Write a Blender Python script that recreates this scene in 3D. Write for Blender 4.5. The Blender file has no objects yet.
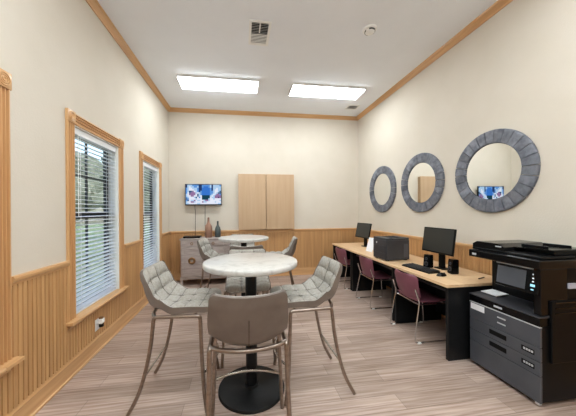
import bpy, bmesh, math, random
from mathutils import Vector, Matrix
random.seed(7)
PI = math.pi
SC = bpy.context.scene
COL = SC.collection

# ------------------------------------------------------------------ room numbers (metres)
XL, XR, YB, YF, ZC = -1.553, 2.785, 5.635, -2.6, 3.715
RAIL, BASE = 1.065, 0.168

# ------------------------------------------------------------------ materials
def lin(r, g, b):
    f = lambda c: (c/255/12.92) if c/255 <= .04045 else ((c/255+.055)/1.055)**2.4
    return (f(r), f(g), f(b), 1)

def mat(name, rgb, rough=.5, metal=0, rgb2=None, scale=(8, 8, 8), detail=4, lo=.35, hi=.65, bump=0, bscale=120, coat=0, spec=.5, island=0, dist=0):
    m = bpy.data.materials.new(name); m.use_nodes = True
    nt = m.node_tree; N, L = nt.nodes, nt.links
    b = N['Principled BSDF']
    b.inputs['Roughness'].default_value = rough; b.inputs['Metallic'].default_value = metal
    b.inputs['Specular IOR Level'].default_value = spec
    b.inputs['Coat Weight'].default_value = coat
    b.inputs['Base Color'].default_value = lin(*rgb)
    tc = N.new('ShaderNodeTexCoord')
    if rgb2:
        mp = N.new('ShaderNodeMapping'); mp.inputs['Scale'].default_value = scale
        L.new(tc.outputs['Object'], mp.inputs['Vector'])
        no = N.new('ShaderNodeTexNoise'); no.inputs['Scale'].default_value = 1; no.inputs['Detail'].default_value = detail
        no.inputs['Distortion'].default_value = dist
        L.new(mp.outputs['Vector'], no.inputs['Vector'])
        cr = N.new('ShaderNodeValToRGB')
        cr.color_ramp.elements[0].position = lo; cr.color_ramp.elements[1].position = hi
        cr.color_ramp.elements[0].color = lin(*rgb); cr.color_ramp.elements[1].color = lin(*rgb2)
        L.new(no.outputs['Fac'], cr.inputs['Fac'])
        out = cr.outputs['Color']
        if island:
            g = N.new('ShaderNodeNewGeometry'); hs = N.new('ShaderNodeHueSaturation')
            mr = N.new('ShaderNodeMapRange'); mr.inputs['To Min'].default_value = 1-island; mr.inputs['To Max'].default_value = 1+island
            L.new(g.outputs['Random Per Island'], mr.inputs['Value']); L.new(mr.outputs['Result'], hs.inputs['Value'])
            L.new(out, hs.inputs['Color']); out = hs.outputs['Color']
        L.new(out, b.inputs['Base Color'])
    if bump:
        n2 = N.new('ShaderNodeTexNoise'); n2.inputs['Scale'].default_value = bscale; n2.inputs['Detail'].default_value = 3
        L.new(tc.outputs['Object'], n2.inputs['Vector'])
        bp = N.new('ShaderNodeBump'); bp.inputs['Strength'].default_value = bump; bp.inputs['Distance'].default_value = .004
        L.new(n2.outputs['Fac'], bp.inputs['Height']); L.new(bp.outputs['Normal'], b.inputs['Normal'])
    return m

def emis(name, rgb, strength):
    m = bpy.data.materials.new(name); m.use_nodes = True
    nt = m.node_tree; nt.nodes.clear()
    o = nt.nodes.new('ShaderNodeOutputMaterial'); e = nt.nodes.new('ShaderNodeEmission')
    e.inputs['Color'].default_value = lin(*rgb); e.inputs['Strength'].default_value = strength
    nt.links.new(e.outputs[0], o.inputs['Surface'])
    return m

def glass_mat():
    m = bpy.data.materials.new('window_glass'); m.use_nodes = True
    nt = m.node_tree; nt.nodes.clear()
    o = nt.nodes.new('ShaderNodeOutputMaterial'); t = nt.nodes.new('ShaderNodeBsdfTransparent')
    g = nt.nodes.new('ShaderNodeBsdfGlossy'); g.inputs['Roughness'].default_value = .02
    x = nt.nodes.new('ShaderNodeMixShader'); x.inputs['Fac'].default_value = .07
    t.inputs['Color'].default_value = (.93, .96, .97, 1)
    nt.links.new(t.outputs[0], x.inputs[1]); nt.links.new(g.outputs[0], x.inputs[2]); nt.links.new(x.outputs[0], o.inputs['Surface'])
    return m

def floor_mat():
    m = bpy.data.materials.new('vinyl_planks'); m.use_nodes = True
    nt = m.node_tree; N, L = nt.nodes, nt.links; b = N['Principled BSDF']
    tc = N.new('ShaderNodeTexCoord')
    br = N.new('ShaderNodeTexBrick'); br.inputs['Scale'].default_value = 1
    br.inputs['Brick Width'].default_value = 1.22; br.inputs['Row Height'].default_value = .155
    br.inputs['Mortar Size'].default_value = .0018; br.inputs['Mortar Smooth'].default_value = .3
    br.offset = .37
    br.inputs['Color1'].default_value = lin(206, 185, 173); br.inputs['Color2'].default_value = lin(180, 160, 147)
    br.inputs['Mortar'].default_value = lin(140, 122, 114)
    L.new(tc.outputs['Object'], br.inputs['Vector'])
    mp = N.new('ShaderNodeMapping'); mp.inputs['Scale'].default_value = (1.3, 34, 1)
    L.new(tc.outputs['Object'], mp.inputs['Vector'])
    n = N.new('ShaderNodeTexNoise'); n.inputs['Scale'].default_value = 1.6; n.inputs['Detail'].default_value = 6; n.inputs['Distortion'].default_value = .5
    L.new(mp.outputs['Vector'], n.inputs['Vector'])
    cr = N.new('ShaderNodeValToRGB'); e = cr.color_ramp.elements
    e[0].position = .3; e[0].color = lin(190, 178, 170); e[1].position = .7; e[1].color = (1, 1, 1, 1)
    L.new(n.outputs['Fac'], cr.inputs['Fac'])
    mx = N.new('ShaderNodeMixRGB'); mx.blend_type = 'MULTIPLY'; mx.inputs['Fac'].default_value = 1
    L.new(br.outputs['Color'], mx.inputs['Color1']); L.new(cr.outputs['Color'], mx.inputs['Color2'])
    L.new(mx.outputs['Color'], b.inputs['Base Color'])
    b.inputs['Roughness'].default_value = .42; b.inputs['Specular IOR Level'].default_value = .4
    bp = N.new('ShaderNodeBump'); bp.inputs['Strength'].default_value = .15; bp.inputs['Distance'].default_value = .003
    L.new(n.outputs['Fac'], bp.inputs['Height']); L.new(bp.outputs['Normal'], b.inputs['Normal'])
    return m

M = {}
M['wall'] = mat('cream_paint', (213, 204, 190), .85, rgb2=(216, 207, 194), scale=(3, 3, 3), bump=.35, bscale=70, spec=.2)
M['ceil'] = mat('ceiling_paint', (236, 240, 246), .9, rgb2=(239, 243, 249), scale=(2, 2, 2), bump=.5, bscale=40, spec=.15)
M['floor'] = floor_mat()
oak = ((200, 153, 104), (214, 169, 119))
M['oakV'] = mat('oak_vertical_grain', oak[0], .38, rgb2=oak[1], scale=(30, 30, 1.5), detail=5, coat=.15)
M['oakY'] = mat('oak_grain_along_side_wall', oak[0], .38, rgb2=oak[1], scale=(30, 1.5, 30), detail=5, coat=.15)
M['oakX'] = mat('oak_grain_along_end_wall', oak[0], .38, rgb2=oak[1], scale=(1.5, 30, 30), detail=5, coat=.15)
M['bead'] = mat('oak_beadboard', (190, 144, 95), .45, rgb2=(206, 160, 109), scale=(26, 26, .8), detail=3, lo=.38, hi=.62)
M['maple'] = mat('maple_veneer', (188, 157, 124), .42, rgb2=(195, 165, 133), scale=(14, 14, .9), detail=4)
M['desk'] = mat('desk_oak_laminate', (222, 184, 142), .35, rgb2=(232, 198, 158), scale=(26, 1.6, 26), detail=5)
M['marble'] = mat('pale_marble', (198, 195, 191), .28, rgb2=(168, 164, 160), scale=(7, 7, 7), detail=8, lo=.5, hi=.72, dist=1.6, coat=.2)
M['marble_edge'] = mat('marble_edge', (216, 210, 203), .4, rgb2=(200, 194, 188), scale=(12, 12, 12))
M['linen'] = mat('oatmeal_linen', (158, 153, 145), .85, rgb2=(176, 171, 163), scale=(60, 60, 60), bump=.3, bscale=350, spec=.25)
M['stitch_pale'] = mat('pale_label', (176, 176, 190), .6, rgb2=(184, 184, 196), scale=(9, 9, 9))
M['stitch'] = mat('taupe_stitching', (116, 110, 103), .8, rgb2=(124, 118, 111), scale=(50, 50, 50))
M['vinyl'] = mat('taupe_vinyl', (104, 92, 84), .45, rgb2=(113, 101, 93), scale=(9, 9, 9), bump=.12, bscale=200, spec=.45)
M['bronze'] = mat('brushed_taupe_metal', (160, 147, 137), .3, 1, rgb2=(146, 132, 122), scale=(10, 10, 60))
M['steel'] = mat('satin_steel', (205, 204, 200), .25, 1, rgb2=(190, 189, 186), scale=(30, 30, 4))
M['chrome'] = mat('chrome', (222, 222, 224), .12, 1, rgb2=(210, 210, 212), scale=(4, 4, 4))
M['blackmetal'] = mat('black_powder_coat', (17, 18, 20), .42, 0, rgb2=(22, 23, 25), scale=(20, 20, 20), bump=.05, bscale=400, spec=.25)
M['black'] = mat('black_plastic', (11, 12, 14), .4, rgb2=(14, 15, 17), scale=(10, 10, 10), spec=.14)
M['gloss'] = mat('gloss_black_plastic', (9, 10, 12), .2, rgb2=(11, 12, 14), scale=(6, 6, 6), spec=.28)
M['screen'] = mat('dark_screen', (38, 40, 38), .3, rgb2=(42, 44, 42), scale=(2, 2, 2))
M['slate'] = mat('slate_grey_plastic', (70, 73, 80), .42, rgb2=(76, 79, 86), scale=(5, 5, 5), bump=.05, bscale=300)
M['dkgrey'] = mat('dark_grey_plastic', (50, 51, 56), .45, rgb2=(56, 57, 62), scale=(5, 5, 5))
M['keygrey'] = mat('key_plastic', (33, 34, 37), .5, rgb2=(38, 39, 42), scale=(40, 40, 40))
M['silver'] = mat('silver_print', (190, 192, 196), .35, rgb2=(200, 202, 205), scale=(9, 9, 9))
M['white'] = mat('white_plastic', (238, 238, 236), .4, rgb2=(243, 243, 241), scale=(4, 4, 4))
M['paper'] = mat('paper', (236, 238, 243), .8, rgb2=(243, 244, 247), scale=(6, 6, 6))
M['slat'] = mat('white_blind_slat', (226, 228, 232), .5, rgb2=(231, 233, 236), scale=(3, 3, 3))
M['burg'] = mat('burgundy_plastic', (116, 66, 80), .42, rgb2=(124, 72, 86), scale=(8, 8, 8), bump=.05, bscale=300)
M['mframe'] = mat('blue_grey_washed_wood', (92, 96, 108), .6, rgb2=(128, 131, 141), scale=(16, 16, 16), detail=6, island=.28, bump=.3, bscale=60)
M['mirror'] = mat('mirror_silver', (244, 246, 244), .005, 1, rgb2=(243, 245, 243), scale=(1, 1, 1))
M['cred'] = mat('weathered_grey_wood', (166, 152, 146), .5, rgb2=(188, 175, 169), scale=(5, 40, 40), detail=6)
M['brass'] = mat('aged_brass', (150, 112, 74), .4, .6, rgb2=(132, 98, 64), scale=(20, 20, 20))
M['copper'] = mat('copper_glaze', (170, 128, 106), .3, .1, rgb2=(136, 102, 86), scale=(8, 8, 5), detail=5)
M['teal'] = mat('dark_teal_glaze', (84, 94, 94), .28, 0, rgb2=(60, 68, 70), scale=(9, 9, 6), detail=5)
M['sash'] = mat('black_window_sash', (28, 29, 31), .45, rgb2=(34, 35, 37), scale=(6, 6, 6))
M['reveal'] = mat('white_painted_reveal', (236, 235, 231), .55, rgb2=(240, 239, 235), scale=(3, 3, 3))
M['glass'] = glass_mat()
M['lamp'] = emis('lit_lamp_diffuser', (243, 252, 255), 12.5)
M['led'] = emis('lit_touch_key', (150, 205, 225), .9)
M['ledw'] = emis('lit_key_symbols', (225, 232, 238), .7)
M['grass'] = mat('lawn', (96, 112, 66), .9, rgb2=(120, 132, 84), scale=(4, 4, 4), bump=.5, bscale=30)
M['leaf'] = mat('foliage', (96, 104, 88), .8, rgb2=(124, 130, 112), scale=(5, 5, 5), bump=.6, bscale=14)
M['bark'] = mat('bark', (88, 72, 60), .9, rgb2=(64, 52, 44), scale=(10, 10, 2), bump=.6, bscale=25)
M['brick'] = mat('far_building_render', (176, 166, 152), .9, rgb2=(190, 180, 166), scale=(3, 3, 3))

# ------------------------------------------------------------------ geometry helpers
def box(bm, x0, x1, y0, y1, z0, z1, bev=0, seg=2):
    mtx = Matrix.Translation(((x0+x1)/2, (y0+y1)/2, (z0+z1)/2)) @ Matrix.Diagonal((x1-x0, y1-y0, z1-z0, 1))
    r = bmesh.ops.create_cube(bm, size=1, matrix=mtx)
    if bev:
        es = list({e for v in r['verts'] for e in v.link_edges})
        bmesh.ops.bevel(bm, geom=es, offset=bev, segments=seg, affect='EDGES', profile=.5, clamp_overlap=True)
    return bm

def obox(bm, mtx, sx, sy, sz, bev=0):
    r = bmesh.ops.create_cube(bm, size=1, matrix=mtx @ Matrix.Diagonal((sx, sy, sz, 1)))
    if bev:
        es = list({e for v in r['verts'] for e in v.link_edges})
        bmesh.ops.bevel(bm, geom=es, offset=bev, segments=2, affect='EDGES', profile=.5, clamp_overlap=True)
    return bm

def loft(bm, rings, cap=True, close=True):
    vs = [[bm.verts.new(p) for p in r] for r in rings]
    n = len(vs[0])
    for a, b in zip(vs[:-1], vs[1:]):
        for i in range(n if close else n-1):
            j = (i+1) % n
            bm.faces.new((a[i], a[j], b[j], b[i]))
    if cap and close:
        bm.faces.new(vs[0][::-1]); bm.faces.new(vs[-1])
    return vs

def tube(bm, pts, r, seg=10, rs=None, flat=None):
    P = [Vector(p) for p in pts]; rings = []
    up = None
    for i, p in enumerate(P):
        t = (P[min(i+1, len(P)-1)] - P[max(i-1, 0)]).normalized()
        if up is None:
            up = Vector((0, 0, 1)) if abs(t.z) < .9 else Vector((0, 1, 0))
        a = (up - t*up.dot(t)).normalized(); b = t.cross(a); up = a
        rr = rs[i] if rs else r
        f = flat or 1
        rings.append([p + a*rr*math.cos(2*PI*k/seg) + b*rr*f*math.sin(2*PI*k/seg) for k in range(seg)])
    loft(bm, rings); return bm

def smooth_path(pts, n=6):
    P = [Vector(p) for p in pts]; out = []
    for i in range(len(P)-1):
        p0, p1, p2, p3 = P[max(i-1, 0)], P[i], P[i+1], P[min(i+2, len(P)-1)]
        for k in range(n):
            t = k/n
            out.append(.5*((2*p1)+(p2-p0)*t+(2*p0-5*p1+4*p2-p3)*t*t+(3*p1-p0-3*p2+p3)*t**3))
    out.append(P[-1]); return out

def lathe(bm, prof, c=(0, 0, 0), seg=48, axis='z'):
    rings = []
    for r, h in prof:
        ring = []
        for k in range(seg):
            a = 2*PI*k/seg
            if axis == 'z': ring.append((c[0]+r*math.cos(a), c[1]+r*math.sin(a), c[2]+h))
            else: ring.append((c[0]-h, c[1]-r*math.cos(a), c[2]+r*math.sin(a)))     # axis x, pointing to -x
        rings.append(ring)
    loft(bm, rings); return bm

def prism(bm, poly, axis, a0, a1):
    """extrude a 2-D outline along x, y or z"""
    def P(u, v, a):
        return {'x': (a, u, v), 'y': (u, a, v), 'z': (u, v, a)}[axis]
    loft(bm, [[P(u, v, a0) for u, v in poly], [P(u, v, a1) for u, v in poly]]); return bm

def obj(name, bm, m, parent=None, smooth=False, world=False, local=None):
    if world and parent is not None:
        bm.transform(Matrix.Translation(-Vector(parent.location)))
    bmesh.ops.recalc_face_normals(bm, faces=bm.faces[:])
    me = bpy.data.meshes.new(name); bm.to_mesh(me); bm.free()
    for mm in (m if isinstance(m, (list, tuple)) else [m]): me.materials.append(mm)
    if smooth:
        for p in me.polygons: p.use_smooth = True
        try: me.set_sharp_from_angle(angle=math.radians(40))
        except Exception: pass
    o = bpy.data.objects.new(name, me); COL.objects.link(o)
    if parent is not None: o.parent = parent
    return o

def NB(): return bmesh.new()

def thing(name, label, cat, loc=(0, 0, 0), rz=0, group=None):
    o = bpy.data.objects.new(name, None); COL.objects.link(o)
    o.empty_display_size = .1
    o.location = loc; o.rotation_euler = (0, 0, rz); o['label'] = label; o['category'] = cat
    if group: o['group'] = group
    return o

def single(name, bm, m, label, cat, group=None, loc=(0, 0, 0), rz=0, smooth=False):
    o = obj(name, bm, m, None, smooth); o.location = loc; o.rotation_euler = (0, 0, rz)
    o['label'] = label; o['category'] = cat
    if group: o['group'] = group
    return o

def struct(name, bm, m, label=None, parent=None, world=False, smooth=False):
    o = obj(name, bm, m, parent, smooth, world)
    if parent is None: o['kind'] = 'structure'
    if label: o['label'] = label
    return o

def dup(root, loc, rz, label):
    r = root.copy(); COL.objects.link(r); r.location = loc; r.rotation_euler = (0, 0, rz); r['label'] = label
    for ch in list(root.children):
        c = ch.copy(); COL.objects.link(c); c.parent = r
        for g in list(ch.children):
            d = g.copy(); COL.objects.link(d); d.parent = c
    return r

# ------------------------------------------------------------------ room shell
WT = .16
b = NB(); box(b, XL-WT, XR+WT, YF-WT, YB+WT, -.1, 0); struct('floor', b, M['floor'], 'grey-brown wood plank floor')
b = NB(); box(b, XL-WT, XR+WT, YF-WT, YB+WT, ZC, ZC+.1); struct('ceiling', b, M['ceil'], 'textured grey-white ceiling')
b = NB(); box(b, XL-WT, XR+WT, YB, YB+WT, 0, ZC); struct('wall_back', b, M['wall'], 'cream end wall with television and wall cabinet')
b = NB(); box(b, XR, XR+WT, YF, YB, 0, ZC); struct('wall_right', b, M['wall'], 'cream wall with three round mirrors')
b = NB(); box(b, XL-WT, XR+WT, YF-WT, YF, 0, ZC); struct('wall_front', b, M['wall'], 'cream wall behind the camera')

WIN = [(.945, 1.808), (2.565, 3.425), (4.175, 4.995)]
WZ0, WZ1, CAS = .515, 2.32, .103
b = NB(); ys = [YF] + [v for w in WIN for v in w] + [YB]
for i in range(0, len(ys), 2): box(b, XL-WT, XL, ys[i], ys[i+1], 0, ZC)
for a, c in WIN:
    box(b, XL-WT, XL, a, c, 0, WZ0-.03); box(b, XL-WT, XL, a, c, WZ1, ZC)
struct('wall_left', b, M['wall'], 'cream wall with oak framed windows')

# crown moulding, outline in (distance from wall, z)
crown = [(0, 3.643), (.014, 3.643), (.02, 3.656), (.034, 3.668), (.048, 3.688), (.052, 3.7), (.068, 3.704), (.072, ZC), (0, ZC)]
trim_no = [0]
def trim(b, m, label):
    trim_no[0] += 1
    return struct('trim_%d' % trim_no[0], b, m, label)
b = NB(); prism(b, [(XL+d, z) for d, z in crown], 'y', YF, YB); trim(b, M['oakY'], 'oak crown moulding above the windows')
b = NB(); prism(b, [(XR-d, z) for d, z in crown], 'y', YF, YB); trim(b, M['oakY'], 'oak crown moulding above the mirrors')
b = NB(); prism(b, [(YB-d, z) for d, z in crown], 'x', XL, XR); trim(b, M['oakX'], 'oak crown moulding on the end wall')

# beadboard wainscot: outline of vertical boards with V grooves
BT = .014
def bead_outline(s0, s1):
    P = .04; out = [(s0, BT)]
    k = math.floor(s0/P)+1
    while k*P < s1-.004:
        c = k*P
        if c > s0+.008:
            out += [(c-.006, BT), (c-.004, .001), (c+.004, .001), (c+.006, BT)]
        k += 1
    out += [(s1, BT), (s1, 0), (s0, 0)]
    return out
def bead_side(b, x, sgn, y0, y1, z0, z1):
    prism(b, [(x+sgn*d, s) for s, d in bead_outline(y0, y1)], 'z', z0, z1)
def bead_end(b, x0, x1, z0, z1):
    prism(b, [(s, YB-d) for s, d in bead_outline(x0, x1)], 'z', z0, z1)
railp = [(0, 1.005), (.014, 1.005), (.018, 1.022), (.03, 1.03), (.034, 1.05), (.03, RAIL), (0, RAIL)]
basep = [(0, 0), (.03, 0), (.03, .016), (.018, .022), (.016, .135), (.022, .142), (.016, .152), (.013, BASE), (0, BASE)]
gaps = [(YF, WIN[0][0]-CAS), (WIN[0][1]+CAS, WIN[1][0]-CAS), (WIN[1][1]+CAS, WIN[2][0]-CAS), (WIN[2][1]+CAS, YB-BT)]
b = NB()
for a, c in gaps: bead_side(b, XL, 1, a, c, BASE-.02, 1.01)
for a, c in WIN: bead_side(b, XL, 1, a-CAS, c+CAS, BASE-.02, WZ0-.075)
trim(b, M['bead'], 'oak beadboard wainscot under the windows')
b = NB()
for a, c in gaps: prism(b, [(XL+d, z) for d, z in railp], 'y', a, c)
trim(b, M['oakY'], 'oak chair rail between the windows')
b = NB(); bead_end(b, XL+BT, XR-BT, BASE-.02, 1.01); trim(b, M['bead'], 'oak beadboard wainscot on the end wall')
b = NB(); prism(b, [(YB-d, z) for d, z in railp], 'x', XL+.034, XR-.034); trim(b, M['oakX'], 'oak chair rail on the end wall')
b = NB(); bead_side(b, XR, -1, YF, YB-BT, BASE-.02, 1.01); trim(b, M['bead'], 'oak beadboard wainscot behind the desks')
b = NB(); prism(b, [(XR-d, z) for d, z in railp], 'y', YF, YB-.001); trim(b, M['oakY'], 'oak chair rail behind the desks')
for side, fn in (('left', lambda b: prism(b, [(XL+d, z) for d, z in basep], 'y', YF, YB)),
                 ('right', lambda b: prism(b, [(XR-d, z) for d, z in basep], 'y', YF, YB))):
    b = NB(); fn(b); struct('baseboard_'+side, b, M['oakY'], 'oak baseboard')
b = NB(); prism(b, [(YB-d, z) for d, z in basep], 'x', XL+.03, XR-.03); struct('baseboard_back', b, M['oakX'], 'oak baseboard')

# ------------------------------------------------------------------ windows
def flute_outline(w):
    """(across, proud) outline of a fluted casing board"""
    o = [(0, 0), (0, .016), (.008, .02)]
    n = 3; g = (w-.024)/n
    for k in range(n):
        s = .012+k*g
        o += [(s+.002, .02), (s+g*.16, .004), (s+g*.84, .004), (s+g-.002, .02)]
    o += [(w-.008, .02), (w, .016), (w, 0)]
    return o

def make_window(n, y0, y1):
    w = bpy.data.objects.new('window_%d' % n, None); COL.objects.link(w)
    w.location = (XL, (y0+y1)/2, WZ0); w['kind'] = 'structure'
    w['label'] = ['oak window at the left edge of the photo', 'oak window with white blinds nearest the camera', 'oak window with white blinds nearest the corner'][n-1]
    for ya in (y0-CAS, y1):
        b = NB(); prism(b, [(XL+d, ya+s) for s, d in flute_outline(CAS)], 'z', WZ0, WZ1); obj('side_casing', b, M['oakV'], w, world=True)
    b = NB(); prism(b, [(XL+d, WZ1+s) for s, d in flute_outline(CAS)], 'y', y0, y1); obj('head_casing', b, M['oakY'], w, world=True)
    for ya in (y0-CAS, y1):
        b = NB(); box(b, XL, XL+.026, ya-.004, ya+CAS+.004, WZ1, WZ1+CAS+.008, .004)
        c = (XL+.026, ya+CAS/2, WZ1+CAS/2+.004)
        for r in (.040, .026, .012):
            ring = [(c[0], c[1]+r*math.cos(2*PI*k/32), c[2]+r*math.sin(2*PI*k/32)) for k in range(33)]
            tube(b, ring, .005, 8)
        obj('corner_rosette', b, M['oakV'], w, world=True, smooth=True)
    b = NB(); prism(b, [(XL-.09, WZ0-.028), (XL+.062, WZ0-.028), (XL+.07, WZ0-.02), (XL+.07, WZ0-.008), (XL+.062, WZ0), (XL-.09, WZ0)], 'y', y0+.001, y1-.001)
    box(b, XL, XL+.07, y0-CAS-.03, y0+.001, WZ0-.028, WZ0, .004); box(b, XL, XL+.07, y1-.001, y1+CAS+.03, WZ0-.028, WZ0, .004)
    obj('window_stool', b, M['oakY'], w, world=True)
    b = NB(); prism(b, [(XL, WZ0-.078), (XL+.012, WZ0-.078), (XL+.02, WZ0-.06), (XL+.028, WZ0-.028), (XL, WZ0-.028)], 'y', y0-CAS+.01, y1+CAS-.01)
    obj('apron', b, M['oakY'], w, world=True)
    # white reveal lining
    b = NB(); t = .012
    box(b, XL-.13, XL+.001, y0, y0+t, WZ0, WZ1); box(b, XL-.13, XL+.001, y1-t, y1, WZ0, WZ1); box(b, XL-.13, XL+.001, y0+t, y1-t, WZ1-t, WZ1)
    obj('reveal', b, M['reveal'], w, world=True)
    # black double-hung sashes
    xs0, xs1 = XL-.15, XL-.115; ya, yb = y0+t, y1-t; zm = 1.47
    b = NB()
    for z0, z1 in ((WZ0, zm), (zm-.02, WZ1-t)):
        box(b, xs0, xs1, ya, ya+.045, z0, z1); box(b, xs0, xs1, yb-.045, yb, z0, z1)
        box(b, xs0, xs1, ya, yb, z0, z0+.045); box(b, xs0, xs1, ya, yb, z1-.045, z1)
        box(b, xs0+.01, xs1-.008, (ya+yb)/2-.011, (ya+yb)/2+.011, z0, z1)
        box(b, xs0+.01, xs1-.008, ya, yb, (z0+z1)/2-.009, (z0+z1)/2+.009)
    s = obj('sash', b, M['sash'], w, world=True)
    b = NB(); box(b, xs0+.014, xs0+.018, ya+.02, yb-.02, WZ0+.02, WZ1-.03)
    g = obj('pane', b, M['glass'], w, world=True)
    return w

blind_labels = ['white slatted blind in the window at the far left edge of the photo',
                'white slatted blind in the window nearest the camera',
                'white slatted blind in the narrow-looking window nearest the far corner']
for n, (y0, y1) in enumerate(WIN, 1):
    make_window(n, y0, y1)
    v = thing('venetian_blind', blind_labels[n-1], 'blind', (XL-.045, (y0+y1)/2, WZ0+.003), 0, 'white window blinds')
    ya, yb, xc = y0+.02, y1-.02, XL-.045
    b = NB(); box(b, xc-.025, xc+.03, ya, yb, WZ1-.075, WZ1-.014, .004); obj('headrail', b, M['slat'], v, world=True)
    b = NB(); z = WZ0+.045; tilt = math.radians(8)
    while z < WZ1-.085:
        mt = Matrix.Translation((xc, (ya+yb)/2, z)) @ Matrix.Rotation(tilt, 4, 'Y')
        obox(b, mt, .05, yb-ya-.01, .0028)
        z += .0425
    obj('slats', b, M['slat'], v, world=True)
    b = NB(); box(b, xc-.025, xc+.025, ya+.004, yb-.004, WZ0+.003, WZ0+.02, .003); obj('bottom_rail', b, M['slat'], v, world=True)
    for yy in (ya+.12, yb-.12):
        b = NB(); box(b, xc+.0255, xc+.0265, yy-.003, yy+.003, WZ0+.02, WZ1-.07); box(b, xc-.0265, xc-.0255, yy-.003, yy+.003, WZ0+.02, WZ1-.07)
        obj('ladder_cord', b, M['slat'], v, world=True)
    b = NB(); tube(b, [(xc+.036, ya+.07, WZ1-.07), (xc+.036, ya+.07, 1.45)], .004, 8); obj('tilt_wand', b, M['white'], v, world=True)

# ------------------------------------------------------------------ outdoors behind the blinds
b = NB(); box(b, -40, XL-WT-.05, -20, 40, -.35, -.25); o = obj('lawn', b, M['grass']); o['kind'] = 'structure'; o['label'] = 'lawn outside the windows'
def tree(x, y, h, r, label):
    t = thing('garden_tree', label, 'tree', (x, y, -.25), 0, 'trees outside the windows')
    b = NB(); tube(b, [(0, 0, 0), (.05, .03, h*.4), (-.03, .05, h*.75)], .12, 10, rs=[.2, .14, .08]); obj('trunk', b, M['bark'], t, smooth=True)
    b = NB(); rnd = random.Random(int(x*10+y))
    for k in range(26):
        a, rr, hh = rnd.random()*2*PI, r*math.sqrt(rnd.random())*.8, h*(.45+.5*rnd.random())
        q = bmesh.ops.create_icosphere(b, subdivisions=2, radius=r*(.28+.25*rnd.random()), matrix=Matrix.Translation((rr*math.cos(a), rr*math.sin(a), hh)))
        for vv in q['verts']: vv.co += Vector((rnd.uniform(-1, 1), rnd.uniform(-1, 1), rnd.uniform(-1, 1)))*r*.06
    obj('foliage', b, M['leaf'], t)
tree(-6.2, 9.2, 3.6, 1.3, 'green tree seen through the blinds of the window nearest the camera')
tree(-7.5, 17.5, 5.0, 1.8, 'green tree seen through the blinds of the window nearest the corner')

# ------------------------------------------------------------------ ceiling fittings
def ceiling_light(x0, x1, y0, y1, label):
    c = ((x0+x1)/2, (y0+y1)/2, ZC)
    t = thing('ceiling_light', label, 'ceiling light', c, 0, 'long ceiling lights')
    b = NB(); ym = (y0+y1)/2; w = (y1-y0)/2
    pr = [(ym-w, ZC-.018), (ym-w+.006, ZC-.034), (ym-w+.03, ZC-.05), (ym+w-.03, ZC-.05), (ym+w-.006, ZC-.034), (ym+w, ZC-.018)]
    prism(b, pr, 'x', x0+.012, x1-.012); obj('diffuser', b, M['lamp'], t, world=True)
    b = NB(); box(b, x0, x1, y0-.004, y1+.004, ZC-.027, ZC, .003); obj('housing', b, M['white'], t, world=True)
    for xx in (x0, x1-.012):
        b = NB(); prism(b, pr, 'x', xx, xx+.012); obj('end_cap', b, M['white'], t, world=True)
ceiling_light(-1.03, .305, 4.22, 4.62, 'lit long white ceiling light nearer the window wall')
ceiling_light(.895, 2.25, 4.24, 4.64, 'lit long white ceiling light nearer the mirror wall')
ceiling_light(-1.03, .31, .75, 1.19, 'lit long white ceiling light added unseen as fill light above the camera, window side')  # unseen pair, added to light the near half of the room
ceiling_light(.92, 2.26, .75, 1.19, 'lit long white ceiling light added unseen as fill light above the camera, mirror side')
ceiling_light(-1.03, .31, -1.75, -1.31, 'lit long white ceiling light added unseen as fill light far behind the camera, window side')  # another unseen pair, added behind the camera for more even light
ceiling_light(.92, 2.26, -1.75, -1.31, 'lit long white ceiling light added unseen as fill light far behind the camera, mirror side')

def vent(x0, x1, y0, y1, label, along):
    t = thing('ceiling_vent', label, 'vent', ((x0+x1)/2, (y0+y1)/2, ZC), 0, 'ceiling air vents')
    b = NB(); f = .03
    box(b, x0, x1, y0, y0+f, ZC-.012, ZC, .003); box(b, x0, x1, y1-f, y1, ZC-.012, ZC, .003)
    box(b, x0, x0+f, y0+f, y1-f, ZC-.012, ZC, .003); box(b, x1-f, x1, y0+f, y1-f, ZC-.012, ZC, .003)
    if along: box(b, (x0+x1)/2-.008, (x0+x1)/2+.008, y0+f, (y0+y1)/2-.02, ZC-.012, ZC, .002)
    obj('frame', b, M['white'], t, world=True)
    b = NB(); box(b, x0+f, x1-f, y0+f, y1-f, ZC-.003, ZC-.001); obj('duct_opening', b, M['black'], t, world=True)
    b = NB(); n = int((y1-y0-2*f)/.026)
    for k in range(n):
        yy = y0+f+(k+.5)*(y1-y0-2*f)/n
        ang = math.radians(48 if (k < n*.45 or not along) else 8)
        obox(b, Matrix.Translation(((x0+x1)/2, yy, ZC-.009)) @ Matrix.Rotation(ang, 4, 'X'), x1-x0-2*f, .018, .0015)
    obj('louvres', b, M['white'], t, world=True)
vent(.105, .365, 2.885, 3.315, 'square white ceiling vent in front of the two lights', True)
vent(2.25, 2.51, 4.95, 5.17, 'small white ceiling vent by the far corner over the mirrors', False)
t = thing('smoke_detector', 'round white smoke detector on the ceiling', 'smoke detector', (1.575, 2.85, ZC))
b = NB(); lathe(b, [(.085, 0), (.085, -.012), (.075, -.02), (.06, -.022)], seg=40); obj('base', b, M['white'], t, smooth=True)
b = NB(); lathe(b, [(.058, -.021), (.058, -.036), (.045, -.048), (.02, -.052), (.001, -.052)], seg=40); obj('dome', b, M['white'], t, smooth=True)
b = NB()
for k in (-.35, .0, .4, 1.2, 1.9, 2.6, 3.3, 4.0, 4.7):
    a = k-1.6; obox(b, Matrix.Translation((.057*math.cos(a), .057*math.sin(a), -.03)) @ Matrix.Rotation(a, 4, 'Z'), .008, .03, .014)
obj('vent_slots', b, M['black'], t)

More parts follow.
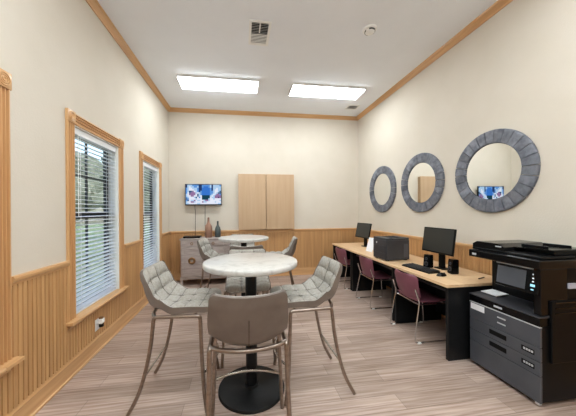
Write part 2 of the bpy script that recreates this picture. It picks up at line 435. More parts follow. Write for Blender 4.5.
# ------------------------------------------------------------------ bar tables
def bar_table(x, y, label):
    t = thing('bar_table', label, 'table', (x, y, 0), 0, 'round bar-height tables')
    b = NB(); lathe(b, [(.001, 1.08), (.38, 1.08), (.389, 1.077), (.3935, 1.07), (.3935, 1.048), (.389, 1.041), (.38, 1.038), (.001, 1.038)], seg=96)
    obj('tabletop', b, M['marble'], t, smooth=True)
    b = NB(); lathe(b, [(.047, .02), (.047, 1.03)], seg=40); obj('column', b, M['blackmetal'], t, smooth=True)
    b = NB(); lathe(b, [(.14, 1.026), (.14, 1.038)], seg=48); obj('mounting_plate', b, M['blackmetal'], t, smooth=True)
    b = NB(); lathe(b, [(.277, 0), (.277, .014), (.272, .02), (.075, .024), (.06, .03), (.058, .045), (.048, .047)], seg=72); obj('base', b, M['blackmetal'], t, smooth=True)
    return t
T1, T2 = (.073, 2.112), (.03, 3.97)
bar_table(T1[0], T1[1], 'round marble-topped bar table on black pedestal, in front')
bar_table(T2[0], T2[1], 'round marble-topped bar table on black pedestal, farther back before the end wall')

# ------------------------------------------------------------------ bar stools (local: faces +x, origin on floor)
def stool_proto(label):
    t = thing('bar_stool', label, 'bar stool', (0, 0, 0), 0, 'tufted bar stools')
    prof = smooth_path([(.282, 0, .724), (.279, 0, .745), (.257, 0, .757), (.15, 0, .758), (.03, 0, .753), (-.08, 0, .752), (-.145, 0, .770), (-.19, 0, .822), (-.221, 0, .895), (-.248, 0, .97), (-.27, 0, 1.04)], 8)
    # arc length resample
    L = [0]
    for a, c in zip(prof[:-1], prof[1:]): L.append(L[-1]+(c-a).length)
    tot = L[-1]; NS, NTT = 72, 36
    def at(s):
        d = s*tot
        for i in range(len(L)-1):
            if L[i+1] >= d-1e-9:
                f = (d-L[i])/(L[i+1]-L[i]); p = prof[i].lerp(prof[i+1], f); tg = (prof[i+1]-prof[i]).normalized(); return p, tg
    def ramp(s, pts):
        for (a, va), (c, vc) in zip(pts[:-1], pts[1:]):
            if s <= c: 
                f = (s-a)/(c-a); f = f*f*(3-2*f); return va+(vc-va)*f
        return pts[-1][1]
    def surf(s, u, off, shrink=0):
        p, tg = at(max(0, min(1, s)))
        n = Vector((tg.z, 0, -tg.x))                     # up on the seat, forward on the back
        if n.z < 0 and s < .4: n = -n
        hw = ramp(s, [(0, .212), (.12, .222), (.5, .224), (.75, .228), (1, .214)])
        # rounded corners at both ends
        e = min(s*tot, (1-s)*tot); rc = .034
        if e < rc: hw -= rc*.8*(1-math.sqrt(max(0, 1-((rc-e)/rc)**2)))
        cup = ramp(s, [(0, .004), (.38, .014), (.56, .075), (.75, .062), (1, .042)])
        uu = u*(1-shrink)
        return p + n*(cup*abs(uu)**2.2+off) + Vector((0, hw*uu, 0))
    rows, cols = 7, 3
    def pillow(s, u):
        a = abs(math.sin(PI*rows*s)); c = abs(math.sin(PI*cols*(u+1)/2))
        return .025*(a**.42)*(c**.42)
    def under(s): return ramp(s, [(0, .014), (.1, .032), (.5, .048), (.62, .05), (.74, .038), (.9, .024), (1, .012)])
    def slab(top, bot):
        b = NB(); G = []
        for i in range(NS+1):
            s = i/NS; ring = []
            for j in range(NTT+1): ring.append(top(s, -1+2*j/NTT))
            for j in range(NTT, -1, -1): ring.append(bot(s, -1+2*j/NTT))
            G.append(ring)
        loft(b, G); return b
    b = slab(lambda s, u: surf(s, u, .008+pillow(s, u), .03), lambda s, u: surf(s, u, 0, .03))
    nf = len(b.faces)
    for c in (1, 2): tube(b, [surf(k/80, -1+2*c/cols, .0155, .03) for k in range(3, 78)], .003, 6)
    for r in range(1, rows): tube(b, [surf(r/rows, -.97+1.94*k/24, .0155, .03) for k in range(25)], .003, 6)
    b.faces.ensure_lookup_table()
    for f in b.faces[nf:]: f.material_index = 1
    obj('tufted_cushion', b, [M['linen'], M['stitch']], t, smooth=True)['label'] = 'light oatmeal fabric tufted in squares'
    b = slab(lambda s, u: surf(s, u, .004+.006*abs(u)**8), lambda s, u: surf(s, u, -under(s)))
    sh = obj('outer_shell', b, M['vinyl'], t, smooth=True); sh['label'] = 'taupe vinyl outer back and underside'
    b = NB(); tube(b, [surf(.5+.33*k/16, 0, -under(.5+.33*k/16)-.0005) for k in range(17)], .0028, 6); obj('back_seam', b, M['bark'], sh)
    # frame
    for sy in (-1, 1):
        b = NB(); tube(b, smooth_path([(-.115, sy*.222, .708), (-.134, sy*.2235, .695), (-.143, sy*.2245, .62), (-.157, sy*.2255, .5), (-.192, sy*.228, .32), (-.243, sy*.236, .15), (-.316, sy*.244, .006)], 6), .0142, 10)
        obj('leg', b, M['bronze'], t, smooth=True)
        b = NB(); tube(b, smooth_path([(.185, sy*.224, .708), (.204, sy*.226, .695), (.209, sy*.229, .62), (.214, sy*.233, .5), (.223, sy*.24, .32), (.236, sy*.248, .15), (.257, sy*.257, .006)], 6), .0142, 10)
        obj('leg', b, M['bronze'], t, smooth=True)
        b = NB(); tube(b, [(-.118, sy*.222, .708), (.188, sy*.224, .708)], .0135, 10); obj('seat_rail', b, M['bronze'], t, smooth=True)
    b = NB(); tube(b, smooth_path([(-.12, -.222, .708), (-.165, -.15, .708), (-.19, 0, .708), (-.165, .15, .708), (-.12, .222, .708)], 6), .0135, 10); obj('rear_rail', b, M['bronze'], t, smooth=True)
    b = NB(); tube(b, [(.16, -.222, .706), (.16, .222, .706)], .011, 8); obj('front_rail', b, M['bronze'], t, smooth=True)
    b = NB(); tube(b, smooth_path([(.226, -.24, .285), (.275, -.13, .285), (.295, 0, .285), (.275, .13, .285), (.226, .24, .285)], 6), .011, 10, flat=.6); obj('footrest', b, M['steel'], t, smooth=True)['label'] = 'bright steel footrest bar'
    b = NB(); tube(b, [(-.208, -.229, .265), (-.208, .229, .265)], .009, 10); obj('rear_stretcher', b, M['steel'], t, smooth=True)['label'] = 'bright steel rear bar'
    return t
st = stool_proto('tufted bar stool left of the front marble table, beside the near window')
st.location = (-.505, 2.175, 0); st.rotation_euler = (0, 0, math.radians(-4))
dup(st, (.57, 2.14, 0), PI+math.radians(2), 'tufted bar stool right of the front marble table, legs clear on open floor')
dup(st, (.035, 1.60, 0), PI/2, 'bar stool with taupe back turned to the camera, at the front marble table')
dup(st, (.06, 2.675, 0), -PI/2, 'bar stool facing the camera on the far side of the front marble table')
dup(st, (-.40, 4.04, 0), math.radians(-10), 'bar stool left of the back marble table, before the grey credenza')
dup(st, (.63, 4.05, 0), PI-math.radians(10), 'bar stool right of the back marble table, before the beadboard')
dup(st, (.06, 3.44, 0), PI/2, 'bar stool with back turned to the camera, at the back marble table')
dup(st, (.01, 4.58, 0), -PI/2, 'bar stool facing the camera on the far side of the back marble table')

# ------------------------------------------------------------------ credenza with bottles
cx0, cx1, cy0, cy1, cz0, cz1 = -1.235, .075, 5.19, 5.60, .15, .94
t = thing('credenza', 'weathered grey wood credenza with ring pulls against the end wall', 'sideboard', ((cx0+cx1)/2, (cy0+cy1)/2, 0))
b = NB(); box(b, cx0+.015, cx1-.015, cy0+.015, cy1, cz0, cz1-.03, .004); obj('body', b, M['cred'], t, world=True)
b = NB(); box(b, cx0, cx1, cy0-.005, cy1, cz1-.03, cz1, .005); obj('top', b, M['cred'], t, world=True)
b = NB(); box(b, cx0+.005, cx1-.005, cy0+.003, cy1, cz0-.03, cz0+.02, .004); obj('plinth_rail', b, M['cred'], t, world=True)
for xx in (cx0+.03, cx1-.03):
    for yy in (cy0+.035, cy1-.035):
        b = NB(); box(b, xx-.022, xx+.022, yy-.022, yy+.022, 0, cz0-.02, .004); obj('leg', b, M['cred'], t, world=True)
bw = (cx1-cx0-.06)/3
for k in range(3):
    xa = cx0+.03+k*bw+.005; xb = xa+bw-.01
    rows = [(cz0+.03, cz1-.16), (cz1-.15, cz1-.045)] if k != 1 else [(cz0+.03+i*.196, cz0+.03+i*.196+.186) for i in range(3)]+[(cz1-.15, cz1-.045)]
    for q, (za, zb) in enumerate(rows):
        door = (k != 1 and q == 0)
        b = NB(); box(b, xa, xb, cy0-.002, cy0+.016, za, zb, .003)
        if door:
            f = .045
            box(b, xa, xa+f, cy0-.010, cy0, za, zb, .003); box(b, xb-f, xb, cy0-.010, cy0, za, zb, .003)
            box(b, xa+f, xb-f, cy0-.010, cy0, za, za+f, .003); box(b, xa+f, xb-f, cy0-.010, cy0, zb-f, zb, .003)
        d = obj('door' if door else 'drawer', b, M['cred'], t, world=True)
        xc, zc = (xa+xb)/2, (za+zb)/2+(.02 if door else 0)
        R = .05 if door else .022
        b = NB()
        ring = [(xc+R*math.cos(2*PI*i/32)-t.location.x, cy0-.016-t.location.y, zc+R*math.sin(2*PI*i/32)) for i in range(33)]
        tube(b, ring, .022 if door else .006, 10); obj('ring_pull', b, M['brass'], d, smooth=True)['label'] = 'aged brass ring pull'

def bottle(x, y, pr, m, label):
    b = NB(); lathe(b, pr, seg=40)
    t = thing('decorative_bottle', label, 'bottle', (x, y, cz1), 0, 'bottles on the credenza')
    obj('bottle_body', b, m, t, smooth=True)
    top = pr[-1][1]
    b = NB(); lathe(b, [(.012, top-.012), (.020, top-.004), (.020, top+.012), (.014, top+.018), (.001, top+.018)], seg=24); obj('stopper', b, m, t, smooth=True)
bottle(-.695, 5.40, [(.001, 0), (.07, 0), (.077, .01), (.077, .20), (.068, .245), (.04, .29), (.024, .325), (.021, .40), (.024, .405)], M['copper'], 'tall copper-brown bottle on the grey credenza')
bottle(-.505, 5.40, [(.001, 0), (.056, 0), (.062, .01), (.062, .155), (.052, .20), (.03, .24), (.02, .265), (.018, .32), (.021, .325)], M['teal'], 'shorter dark teal bottle on the grey credenza')
t = thing('media_box', 'flat black media box on the left end of the credenza', 'media box', (-1.02, 5.38, cz1))
b = NB(); box(b, -.17, .17, -.11, .11, .006, .038, .005); obj('case', b, M['black'], t)
b = NB(); box(b, -.12, .0, -.112, -.11, .014, .028); obj('front_window', b, M['gloss'], t)
for sx in (-.14, .14):
    for sy in (-.08, .08):
        b = NB(); box(b, sx-.01, sx+.01, sy-.01, sy+.01, 0, .006); obj('foot', b, M['black'], t)

# ------------------------------------------------------------------ television
tvx0, tvx1, tvz0, tvz1, tvy = -1.195, -.43, 1.622, 2.078, 5.53
t = thing('television', 'flat television on the end wall showing a bright blue living room', 'television', ((tvx0+tvx1)/2, YB, (tvz0+tvz1)/2))
b = NB(); box(b, tvx0, tvx1, tvy, tvy+.035, tvz0, tvz1, .004); obj('cabinet', b, M['gloss'], t, world=True)
b = NB(); box(b, tvx0+.22, tvx1-.22, tvy+.035, YB-.012, tvz0+.12, tvz1-.12, .004); box(b, tvx0+.17, tvx1-.17, YB-.012, YB, tvz0+.08, tvz1-.08, .003); obj('wall_mount', b, M['black'], t, world=True)
art = ["nlllbbbbnnbbbbblnllllb",
       "nlwllbblnnbBBBblnlllll",
       "blwwlllbnnBBBBBbnllwll",
       "blwwwllbnnBBBBBbnlwwll",
       "blngpwlbnbBBBBBbblwwlg",
       "bwgppplwlbBBBBBbblwlgg",
       "lwppppwglbBBBBBblwlppb",
       "lwwppwwglwtttttlwlpppp",
       "blwwwlgwbwtttttwllppPp",
       "gbwwwwlwwwttttlwwlwwww",
       "bgwllpwllwwlpplwwwwwwl",
       "lwwpplwwwwpllwwwwwlwww",
       "llwwwwwllwwwwwwwwwwwll"]
pal = {'l': (176, 208, 240), 'w': (232, 236, 250), 'b': (98, 152, 220), 'B': (58, 118, 206), 'n': (40, 62, 110), 't': (28, 66, 84), 'p': (150, 116, 158), 'P': (96, 60, 112), 'g': (76, 106, 140)}
keys = list(pal); scr = [emis('screen_colour_'+str(i), pal[k], .5) for i, k in enumerate(keys)]
b = NB(); nx, nz = len(art[0]), len(art); mgn = .014
X = [tvx0+mgn+(tvx1-tvx0-2*mgn)*i/nx for i in range(nx+1)]; Z = [tvz1-mgn-(tvz1-tvz0-2*mgn-.008)*j/nz for j in range(nz+1)]
vv = [[b.verts.new((x, tvy-.0015, z)) for x in X] for z in Z]
for j in range(nz):
    for i in range(nx):
        f = b.faces.new((vv[j][i], vv[j+1][i], vv[j+1][i+1], vv[j][i+1])); f.material_index = keys.index(art[j][i])
obj('screen', b, scr, t, world=True)
for (xa, xb, lab) in ((-1.005, -1.0, 'thin black cable under the television, nearer the windows'), (-.79, -.795, 'thin black cable under the television, nearer the bottles')):
    b = NB(); tube(b, smooth_path([(xa, tvy+.06, tvz0+.14), (xa, tvy+.06, tvz0-.03), (xb, YB-.016, 1.45), (xb, YB-.04, 1.09), (xb, YB-.05, 1.0), (xb, YB-.05, cz1+.006)], 6), .005, 6)
    single('television_cable', b, M['black'], lab, 'cable', 'cables under the television', smooth=True)

# ------------------------------------------------------------------ wall cabinet
kx0, kx1, kz0, kz1, ky = -.07, 1.185, 1.075, 2.312, 5.535
t = thing('wall_cabinet', 'square two-door maple cabinet on the end wall', 'cabinet', ((kx0+kx1)/2, YB, (kz0+kz1)/2))
b = NB(); box(b, kx0+.003, kx1-.003, ky+.032, YB, kz0+.003, kz1-.003, .003); obj('body', b, M['maple'], t, world=True)
km = .545
for xa, xb in ((kx0, km-.006), (km+.006, kx1)):
    b = NB(); box(b, xa, xb, ky, ky+.032, kz0, kz1, .004); d = obj('door', b, M['maple'], t, world=True)

# ------------------------------------------------------------------ mirrors on the right wall
def mirror(y, z, label):
    t = thing('round_mirror', label, 'mirror', (XR, y, z), 0, 'round mirrors on the right wall')
    Ro, Ri, n = .460, .316, 26
    b = NB()
    for k in range(n):
        a0, a1 = 2*PI*k/n+.009, 2*PI*(k+1)/n-.009
        sec = []
        for a in (a0, (a0+a1)/2, a1):
            c, s = math.cos(a), math.sin(a)
            pr = [(Ri, -.004), (Ri, -.026), (Ri+.006, -.030), (Ro-.02, -.034), (Ro-.004, -.030), (Ro, -.022), (Ro, -.002)]
            sec.append([(h, r*c, r*s) for r, h in pr])
        loft(b, sec)
    obj('wood_frame', b, M['mframe'], t)
    b = NB(); lathe(b, [(.001, .012), (Ri+.004, .012), (Ri+.004, .002), (.001, .002)], seg=72, axis='x'); obj('mirror_glass', b, M['mirror'], t)
    b = NB(); lathe(b, [(Ri, .010), (Ri, .0135), (Ri-.006, .0135), (Ri-.006, .010)], seg=72, axis='x'); obj('inner_rim', b, M['dkgrey'], t)
mirror(2.411, 1.915, 'largest-looking round mirror in slatted blue-grey frame, above the copier')
mirror(3.52, 1.911, 'round mirror in slatted blue-grey frame, between the other two')
mirror(4.601, 1.901, 'round mirror in slatted blue-grey frame, nearest the far corner')

# ------------------------------------------------------------------ desks
DZ = .755
def desk(y0, y1, label, drawer=False, x0=1.985):
    t = thing('computer_desk', label, 'desk', ((x0+XR)/2, (y0+y1)/2, 0), 0, 'row of computer desks')
    x1 = XR-.036
    b = NB(); box(b, x0, x1, y0, y1, DZ-.03, DZ, .003); obj('desktop', b, M['desk'], t, world=True)
    for ya in (y0+.012, y1-.047):
        b = NB(); box(b, x0+.02, x1-.08, ya, ya+.035, 0, DZ-.03, .003); obj('side_panel', b, M['blackmetal'], t, world=True)
    b = NB(); box(b, x1-.16, x1-.14, y0+.047, y1-.047, .12, DZ-.03); obj('modesty_panel', b, M['blackmetal'], t, world=True)
    if drawer:
        b = NB(); box(b, x0+.10, x0+.45, y0+.06, y1-.07, DZ-.095, DZ-.031, .004); d = obj('pencil_drawer', b, M['black'], t, world=True)
        b = NB(); box(b, x0+.085, x0+.102, y0+.055, y1-.065, DZ-.105, DZ-.085, .004); b.transform(Matrix.Translation(-t.location)); obj('drawer_lip', b, M['dkgrey'], d)
    return t
desk(2.165, 3.06, 'oak-topped black desk with monitor and keyboard, next to the copier', True)
desk(3.064, 4.36, 'oak-topped black desk carrying the printer, middle of the row', True)
desk(4.364, 5.30, 'oak-topped black desk in the far corner, under the far monitor')

# ------------------------------------------------------------------ burgundy chairs (local: faces +x)
def chair_proto(label):
    t = thing('stacking_chair', label, 'chair', (0, 0, 0), 0, 'burgundy chairs at the desks')
    def shell(path, hw, th, cup, axis):
        b = NB(); G = []; P = smooth_path(path, 6); n = len(P); NT = 20
        for i, p in enumerate(P):
            tg = (P[min(i+1, n-1)]-P[max(i-1, 0)]).normalized(); nn = Vector((tg.z, 0, -tg.x))
            if axis == 'seat': nn = Vector((-tg.z, 0, tg.x)); nn = nn if nn.z > 0 else -nn
            else: nn = nn if nn.x > 0 else -nn
            f = i/(n-1); e = min(f, 1-f)*(n-1)/n*2
            w = hw[0]+(hw[1]-hw[0])*f
            d = min(f, 1-f)*(P[-1]-P[0]).length; rc = .07
            if d < rc: w -= rc*(1-math.sqrt(max(0, 1-((rc-d)/rc)**2)))
            ring = [p+nn*(cup*abs(-1+2*j/NT)**2+th/2)+Vector((0, w*(-1+2*j/NT), 0)) for j in range(NT+1)]
            ring += [p+nn*(cup*abs(-1+2*j/NT)**2-th/2)+Vector((0, w*(-1+2*j/NT), 0)) for j in range(NT, -1, -1)]
            G.append(ring)
        loft(b, G); return b
    obj('backrest', shell([(-.185, 0, .455), (-.205, 0, .52), (-.222, 0, .60), (-.234, 0, .67), (-.24, 0, .742)], (.20, .215), .008, .045, 'back'), M['burg'], t, smooth=True)
    obj('seat', shell([(-.185, 0, .452), (-.14, 0, .437), (0, 0, .43), (.12, 0, .438), (.19, 0, .438), (.225, 0, .42)], (.205, .215), .012, .018, 'seat'), M['burg'], t, smooth=True)
    for s in (-1, 1):
        b = NB(); tube(b, smooth_path([(.16, s*.205, .422), (.19, s*.215, .40), (.205, s*.222, .25), (.225, s*.232, .05), (.205, s*.235, .016), (.10, s*.235, .012), (-.12, s*.235, .012), (-.225, s*.235, .014), (-.245, s*.232, .05), (-.215, s*.222, .25), (-.178, s*.212, .44), (-.196, s*.207, .52), (-.222, s*.207, .60)], 6), .008, 8)
        obj('sled_leg', b, M['chrome'], t, smooth=True)
        b = NB(); tube(b, [(-.175, s*.20, .42), (.17, s*.203, .42)], .008, 8); obj('seat_rail', b, M['chrome'], t, smooth=True)
        for xg in (-.2, .19):
            b = NB(); box(b, xg-.022, xg+.022, s*.235-.012, s*.235+.012, 0, .018, .004); obj('floor_glide', b, M['white'], t)
    for xx in (-.16, .15):
        b = NB(); tube(b, [(xx, -.203, .418), (xx, .203, .418)], .008, 8); obj('cross_bar', b, M['chrome'], t, smooth=True)
    return t
ch = chair_proto('burgundy plastic chair on chrome legs at the desk next to the copier')
ch.location = (2.145, 2.745, 0)
dup(ch, (2.145, 3.72, 0), 0, 'burgundy plastic chair on chrome legs in front of the printer')
dup(ch, (2.12, 4.70, 0), math.radians(6), 'burgundy plastic chair on chrome legs at the desk in the far corner')

# ------------------------------------------------------------------ monitors and desk things
def monitor(x, y, tilt, rz, label, w=.49, h=.315, zb=.195):
    t = thing('computer_monitor', label, 'monitor', (x, y, DZ), rz, 'monitors on the desks')
    mt = Matrix.Translation((0, 0, zb+h/2)) @ Matrix.Rotation(tilt, 4, 'Y')
    b = NB(); obox(b, mt, .022, w, h, .004); obox(b, mt @ Matrix.Translation((.022, 0, -.02)), .03, w*.6, h*.6, .008); obj('housing', b, M['black'], t)
    b = NB(); obox(b, mt @ Matrix.Translation((-.0115, 0, .004)), .002, w-.022, h-.03); obj('screen', b, M['screen'], t)
    b = NB(); prism(b, [(.04, -.04), (.065, -.04), (.065, .04), (.04, .04)], 'z', .01, zb+h*.55); obj('stand_column', b, M['black'], t)
    b = NB(); box(b, -.003, .115, -.07, .07, 0, .012, .005); obj('stand_foot', b, M['black'], t)
    return t
monitor(2.42, 2.775, math.radians(8), 0, 'black monitor on the desk next to the copier')
monitor(2.42, 4.70, math.radians(12), math.radians(7), 'black monitor on the desk in the far corner', .46, .30, .175)

def speaker(x, y, rz, label):
    t = thing('desktop_speaker', label, 'speaker', (x, y, DZ), rz, 'speakers beside the monitor')
    b = NB(); prism(b, [(-.035, 0), (.05, 0), (.05, .165), (-.018, .165)], 'y', -.042, .042)
    bmesh.ops.bevel(b, geom=b.edges[:], offset=.006, segments=2, affect='EDGES'); obj('case', b, M['gloss'], t)
    for z, r in ((.055, .028), (.115, .018)):
        xf = -.035+.017*z/.165
        b = NB(); lathe(b, [(r, -.002), (r, .004), (r*.85, .004), (r*.35, -.001), (.001, .001)], c=(xf, 0, z), seg=28, axis='x'); obj('driver_cone', b, M['dkgrey'], t, smooth=True)
speaker(2.345, 2.86, math.radians(12), 'small black speaker left of the near monitor stand')
speaker(2.40, 2.545, math.radians(-8), 'small black speaker right of the near monitor stand')

t = thing('keyboard', 'black keyboard on the desk in front of the near monitor', 'keyboard', (2.185, 2.80, DZ), math.radians(4))
b = NB(); prism(b, [(-.08, 0), (.08, 0), (.08, .022), (-.08, .012)], 'y', -.225, .225); bmesh.ops.bevel(b, geom=b.edges[:], offset=.003, segments=2, affect='EDGES'); obj('case', b, M['black'], t)
b = NB()
for r in range(6):
    xk = -.064+r*.0255+(.006 if r == 5 else 0)
    for k in range(20):
        if k in (14, ) or (r == 0 and 5 <= k <= 9): continue
        yk = .208-k*.0218
        obox(b, Matrix.Translation((xk, yk, .0185+(xk+.08)/.16*.010)), .017, .0185, .006, .0015)
    if r == 0: obox(b, Matrix.Translation((xk, .208-7*.0218, .0195)), .017, .105, .006, .0015)
obj('keys', b, M['keygrey'], t)
t = thing('computer_mouse', 'black mouse on the desk between keyboard and copier', 'mouse', (2.20, 2.475, DZ))
b = NB(); q = bmesh.ops.create_uvsphere(b, u_segments=24, v_segments=14, radius=1)
for v in q['verts']:
    v.co = Vector((v.co.x*.058, v.co.y*.033*(1-.12*v.co.x), max(0, v.co.z*.036)))
obj('body', b, M['gloss'], t, smooth=True)
b = NB(); tube(b, [(.034, -.004, .0295), (.034, .004, .0295)], .006, 12); obj('scroll_wheel', b, M['dkgrey'], t, smooth=True)
t = thing('pen', 'dark pen lying on the desk end beside the copier', 'pen', (2.53, 2.31, DZ), math.radians(20))
b = NB(); tube(b, [(-.06, 0, .0055), (.05, 0, .0055)], .0055, 10); obj('barrel', b, M['bark'], t, smooth=True)
b = NB(); tube(b, [(.05, 0, .0055), (.068, 0, .0055)], .005, 10, rs=[.005, .001]); obj('tip', b, M['black'], t, smooth=True)

# desktop printer
t = thing('desktop_printer', 'dark grey laser printer on the middle desk', 'printer', (2.225, 3.465, DZ), math.radians(4))
pw, pd, ph = .38, .33, .33
b = NB(); box(b, -pw/2, pw/2, -pd/2, pd/2, .012, ph-.03, .012); obj('body', b, M['dkgrey'], t)
b = NB()
box(b, -pw/2+.004, -pw/2+.10, -pd/2+.004, pd/2-.004, ph-.035, ph, .008); box(b, pw/2-.06, pw/2-.004, -pd/2+.004, pd/2-.004, ph-.035, ph, .008)
box(b, -pw/2+.10, pw/2-.06, -pd/2+.004, -pd/2+.04, ph-.035, ph-.004, .006); box(b, -pw/2+.10, pw/2-.06, pd/2-.04, pd/2-.004, ph-.035, ph-.004, .006); obj('top_cover', b, M['dkgrey'], t)
b = NB(); box(b, -pw/2+.10, pw/2-.06, -pd/2+.04, pd/2-.04, ph-.033, ph-.024); obj('output_tray', b, M['black'], t)
b = NB(); box(b, -pw/2-.004, -pw/2+.004, -pd/2+.02, pd/2-.02, .03, .105, .003); obj('paper_drawer', b, M['dkgrey'], t)
b = NB(); box(b, -pw/2-.004, -pw/2+.004, -pd/2+.03, pd/2-.03, .115, .215, .003); obj('front_door', b, M['dkgrey'], t)
b = NB(); lathe(b, [(.001, .0035), (.014, .003), (.014, 0)], c=(-pw/2+.0005, .07, .25), seg=24, axis='x'); obj('badge', b, M['silver'], t)
b = NB(); box(b, pw/2-.10, pw/2-.03, -pd/2-.003, -pd/2+.003, .05, .24, .002); obj('side_panel', b, M['slate'], t)
for sx in (-1, 1):
    for sy in (-1, 1):
        b = NB(); box(b, sx*.15-.02, sx*.15+.02, sy*.12-.02, sy*.12+.02, 0, .013); obj('foot', b, M['black'], t)
# leaflet stand
t = thing('leaflet_stand', 'small white folded leaflet stand just beyond the printer', 'leaflet stand', (2.30, 4.13, DZ), math.radians(8))
b = NB(); obox(b, Matrix.Translation((-.04, 0, .12)) @ Matrix.Rotation(math.radians(17), 4, 'Y'), .004, .17, .25); obj('front_leaf', b, M['paper'], t)
b = NB(); obox(b, Matrix.Translation((.04, 0, .12)) @ Matrix.Rotation(math.radians(-17), 4, 'Y'), .004, .17, .25); obj('back_leaf', b, M['paper'], t)

# ------------------------------------------------------------------ outlet with plug-in on the left wall
t = thing('wall_outlet', 'white outlet plate on the beadboard under the near window', 'outlet', (XL+BT, 2.90, .295))
b = NB(); box(b, 0, .006, -.038, .038, -.06, .06, .003); obj('cover_plate', b, M['white'], t)
b = NB(); box(b, .005, .008, -.018, .018, -.045, -.01, .002); box(b, .005, .008, -.018, .018, .01, .045, .002); obj('sockets', b, M['paper'], t)
t = thing('plug_in_freshener', 'white and black plug-in air freshener in the wall outlet', 'air freshener', (XL+BT+.0082, 2.915, .31))
b = NB(); box(b, 0, .05, -.028, .028, -.01, .045, .012, 3); obj('body', b, M['white'], t)
b = NB(); lathe(b, [(.02, -.045), (.023, -.04), (.023, -.012), (.018, -.008)], c=(.028, 0, 0), seg=24); obj('bottle', b, M['black'], t, smooth=True)
b = NB(); lathe(b, [(.022, .044), (.022, .056), (.012, .062), (.001, .062)], c=(.026, 0, 0), seg=24); obj('cap', b, M['brass'], t, smooth=True)

# ------------------------------------------------------------------ office copier (front faces the windows)
cX, cY0, cY1 = 2.2, 1.555, 2.135
cXb = 2.742
t = thing('office_copier', 'large black and slate office copier at the end of the desks', 'copier', ((cX+cXb)/2, (cY0+cY1)/2, 0))
def cp(name, m, fn, parent=None, smooth=False):
    b = NB(); fn(b); b.transform(Matrix.Translation(-Vector(t.location)))
    return obj(name, b, m, parent or t, smooth)
cp('cabinet', M['black'], lambda b: box(b, cX+.018, cXb, cY0+.006, cY1-.004, .03, .605, .006))
for xx in (cX+.05, cXb-.05):
    for yy in (cY0+.05, cY1-.05):
        cp('caster', M['blackmetal'], lambda b: tube(b, [(xx, yy-.012, .0165), (xx, yy+.012, .0165)], .0165, 16), smooth=True)
cp('foot_block', M['silver'], lambda b: box(b, cX+.006, cX+.03, cY0+.012, cY0+.04, .012, .03, .002))
bands = [(.452, .602), (.345, .448), (.238, .341), (.032, .234)]
def recess(b, y0, y1, z0, z1): box(b, cX-.003, cX+.004, y0, y1, z0, z1, .0025)
for k, (za, zb) in enumerate(bands):
    d = cp('drawer', M['slate'], lambda b: box(b, cX, cX+.02, cY0, cY1, za, zb, .004))
    if k in (1, 2):
        cp('handle', M['black'], lambda b: recess(b, 1.795, 1.94, za+.035, za+.075), d)
        cp('paper_size_label', M['silver'], lambda b: [box(b, cX-.001, cX+.002, 1.60+i*.018, 1.614+i*.018, za+.045, za+.062) for i in range(4)], d)
        cp('label_window', M['black'], lambda b: box(b, cX-.0006, cX+.002, 1.592, 1.682, za+.034, za+.072), d)
    if k == 0:
        cp('sticker', M['paper'], lambda b: box(b, cX-.0012, cX+.001, 1.985, 2.12, .537, .593), d)
        for zz in (.555, .508): cp('grip_line', M['silver'], lambda b: box(b, cX-.002, cX+.002, 1.80, 1.87, zz-.006, zz+.006, .002), d)
cp('drawer_top_lip', M['silver'], lambda b: box(b, cX-.002, cX+.02, cY0, cY1, .600, .606, .001))
cp('front_cover', M['gloss'], lambda b: box(b, cX+.002, cXb, cY0+.004, cY1-.002, .607, .672, .004))
cp('cover_latch', M['silver'], lambda b: box(b, cX-.001, cX+.004, 1.83, 1.90, .632, .648, .002))
cp('output_tray', M['dkgrey'], lambda b: prism(b, [(cX-.004, .672), (cX-.004, .680), (cX+.25, .700), (cX+.25, .672)], 'y', cY0+.002, cY1))
cp('rear_body', M['black'], lambda b: box(b, cX+.25, cXb, cY0+.004, cY1-.004, .672, 1.04, .006))
cp('corner_pillar', M['gloss'], lambda b: box(b, cX+.012, cX+.26, cY0+.002, cY0+.05, .690, 1.04, .006))
cp('side_door', M['black'], lambda b: box(b, cX+.09, cXb-.03, cY0-.012, cY0+.006, .33, .80, .006))
cp('side_door_rib', M['gloss'], lambda b: [box(b, cX+.12, cXb-.06, cY0-.017, cY0-.010, z, z+.012, .003) for z in (.70, .74, .78)])
cp('scanner_bed', M['gloss'], lambda b: box(b, cX-.006, cXb, cY0-.006, cY1, 1.040, 1.108, .008))
cp('maker_badge', M['silver'], lambda b: box(b, cX-.0085, cX-.004, 2.055, 2.095, 1.062, 1.080, .001))
# document feeder and lid
cp('lid', M['black'], lambda b: box(b, cX+.03, cXb, cY0+.01, cY1-.004, 1.110, 1.132, .006))
cp('document_feeder', M['gloss'], lambda b: prism(b, [(1.83, 1.128), (cY1-.006, 1.128), (cY1-.006, 1.165), (cY1-.05, 1.19), (1.90, 1.19), (1.84, 1.165)], 'x', cX+.035, cXb-.03))
cp('feeder_badge', M['silver'], lambda b: obox(b, Matrix.Translation((cX+.035, 1.885, 1.165)), .003, .05, .010))
cp('feed_tray', M['gloss'], lambda b: prism(b, [(1.57, 1.172), (1.57, 1.18), (1.86, 1.168), (1.86, 1.158)], 'x', cX+.14, cXb-.03))
cp('feed_tray_support', M['black'], lambda b: box(b, cX+.20, cXb-.08, 1.60, 1.80, 1.130, 1.166, .004))
for xg in (cX+.2, cXb-.12): cp('feed_guide', M['gloss'], lambda b: box(b, xg, xg+.012, 1.64, 1.83, 1.165, 1.196, .003))
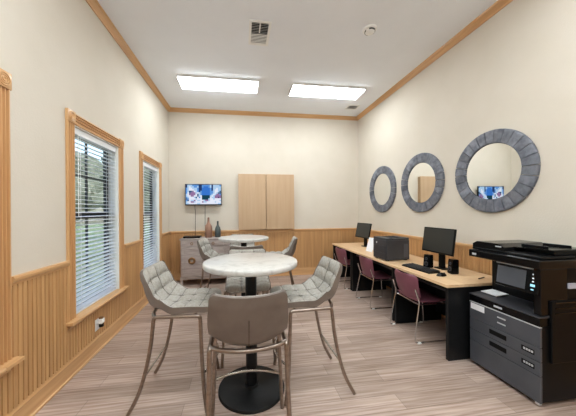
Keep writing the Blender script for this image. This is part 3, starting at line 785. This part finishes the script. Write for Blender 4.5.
# tilted control panel
pm = Matrix.Translation((cX+.055, 1.73, .93)) @ Matrix.Rotation(math.radians(8), 4, 'Y')
cpn = cp('control_panel', M['gloss'], lambda b: obox(b, pm, .09, .325, .19, .008))
cp('touch_screen', M['slate'], lambda b: obox(b, pm @ Matrix.Translation((-.0455, .035, 0)), .002, .22, .145), cpn)
cp('panel_top_trim', M['silver'], lambda b: obox(b, pm @ Matrix.Translation((-.03, 0, .095)), .05, .31, .006, .002), cpn)
for dz, mm, w in ((.055, 'ledw', .012), (.025, 'ledw', .012), (.0, 'ledw', .01), (-.03, 'led', .03), (-.062, 'led', .018)):
    cp('lit_key', M[mm], lambda b: obox(b, pm @ Matrix.Translation((-.0455, -.125, dz)), .003, w, .009 if w < .03 else .018), cpn)
cp('panel_arm', M['black'], lambda b: box(b, cX+.08, cX+.26, 1.66, 1.80, .86, 1.0, .004))
cp('side_sticker', M['stitch_pale'], lambda b: box(b, 2.46, 2.53, cY0-.0075, cY0+.008, .885, .925))
p_ = NB(); obox(p_, Matrix.Translation((2.36, 2.03, .7045)) @ Matrix.Rotation(math.radians(-4.5), 4, 'Y'), .13, .15, .006)
single('paper_stack', p_, M['paper'], 'few white sheets in the copier output tray', 'paper')

# ------------------------------------------------------------------ daylight
w = bpy.data.worlds.new('World'); SC.world = w; w.use_nodes = True
nt = w.node_tree; bg = nt.nodes['Background']
sky = nt.nodes.new('ShaderNodeTexSky'); sky.sky_type = 'NISHITA'
sky.sun_elevation = math.radians(48); sky.sun_rotation = math.radians(100); sky.sun_disc = False; sky.air_density = 1.2; sky.dust_density = 2.5
nt.links.new(sky.outputs[0], bg.inputs['Color']); bg.inputs['Strength'].default_value = .3

# ------------------------------------------------------------------ camera
cam = bpy.data.cameras.new('camera'); co = bpy.data.objects.new('camera', cam); COL.objects.link(co)
cam.sensor_width = 36; cam.sensor_fit = 'HORIZONTAL'; cam.lens = 248.1/576*36
cam.shift_x = (288-277.65)/576; cam.shift_y = (210.29-208)/576
cam.clip_start = .02
co.matrix_world = Matrix.Translation((0, 0, 1.5)) @ (Matrix.Rotation(-.144, 4, 'Z') @ Matrix.Rotation(PI/2, 4, 'X') @ Matrix.Rotation(-.0078, 4, 'Z'))
SC.camera = co
vs = SC.view_settings; vs.view_transform = 'Standard'; vs.look = 'None'; vs.gamma = 1; vs.use_curve_mapping = False; vs.exposure = .95
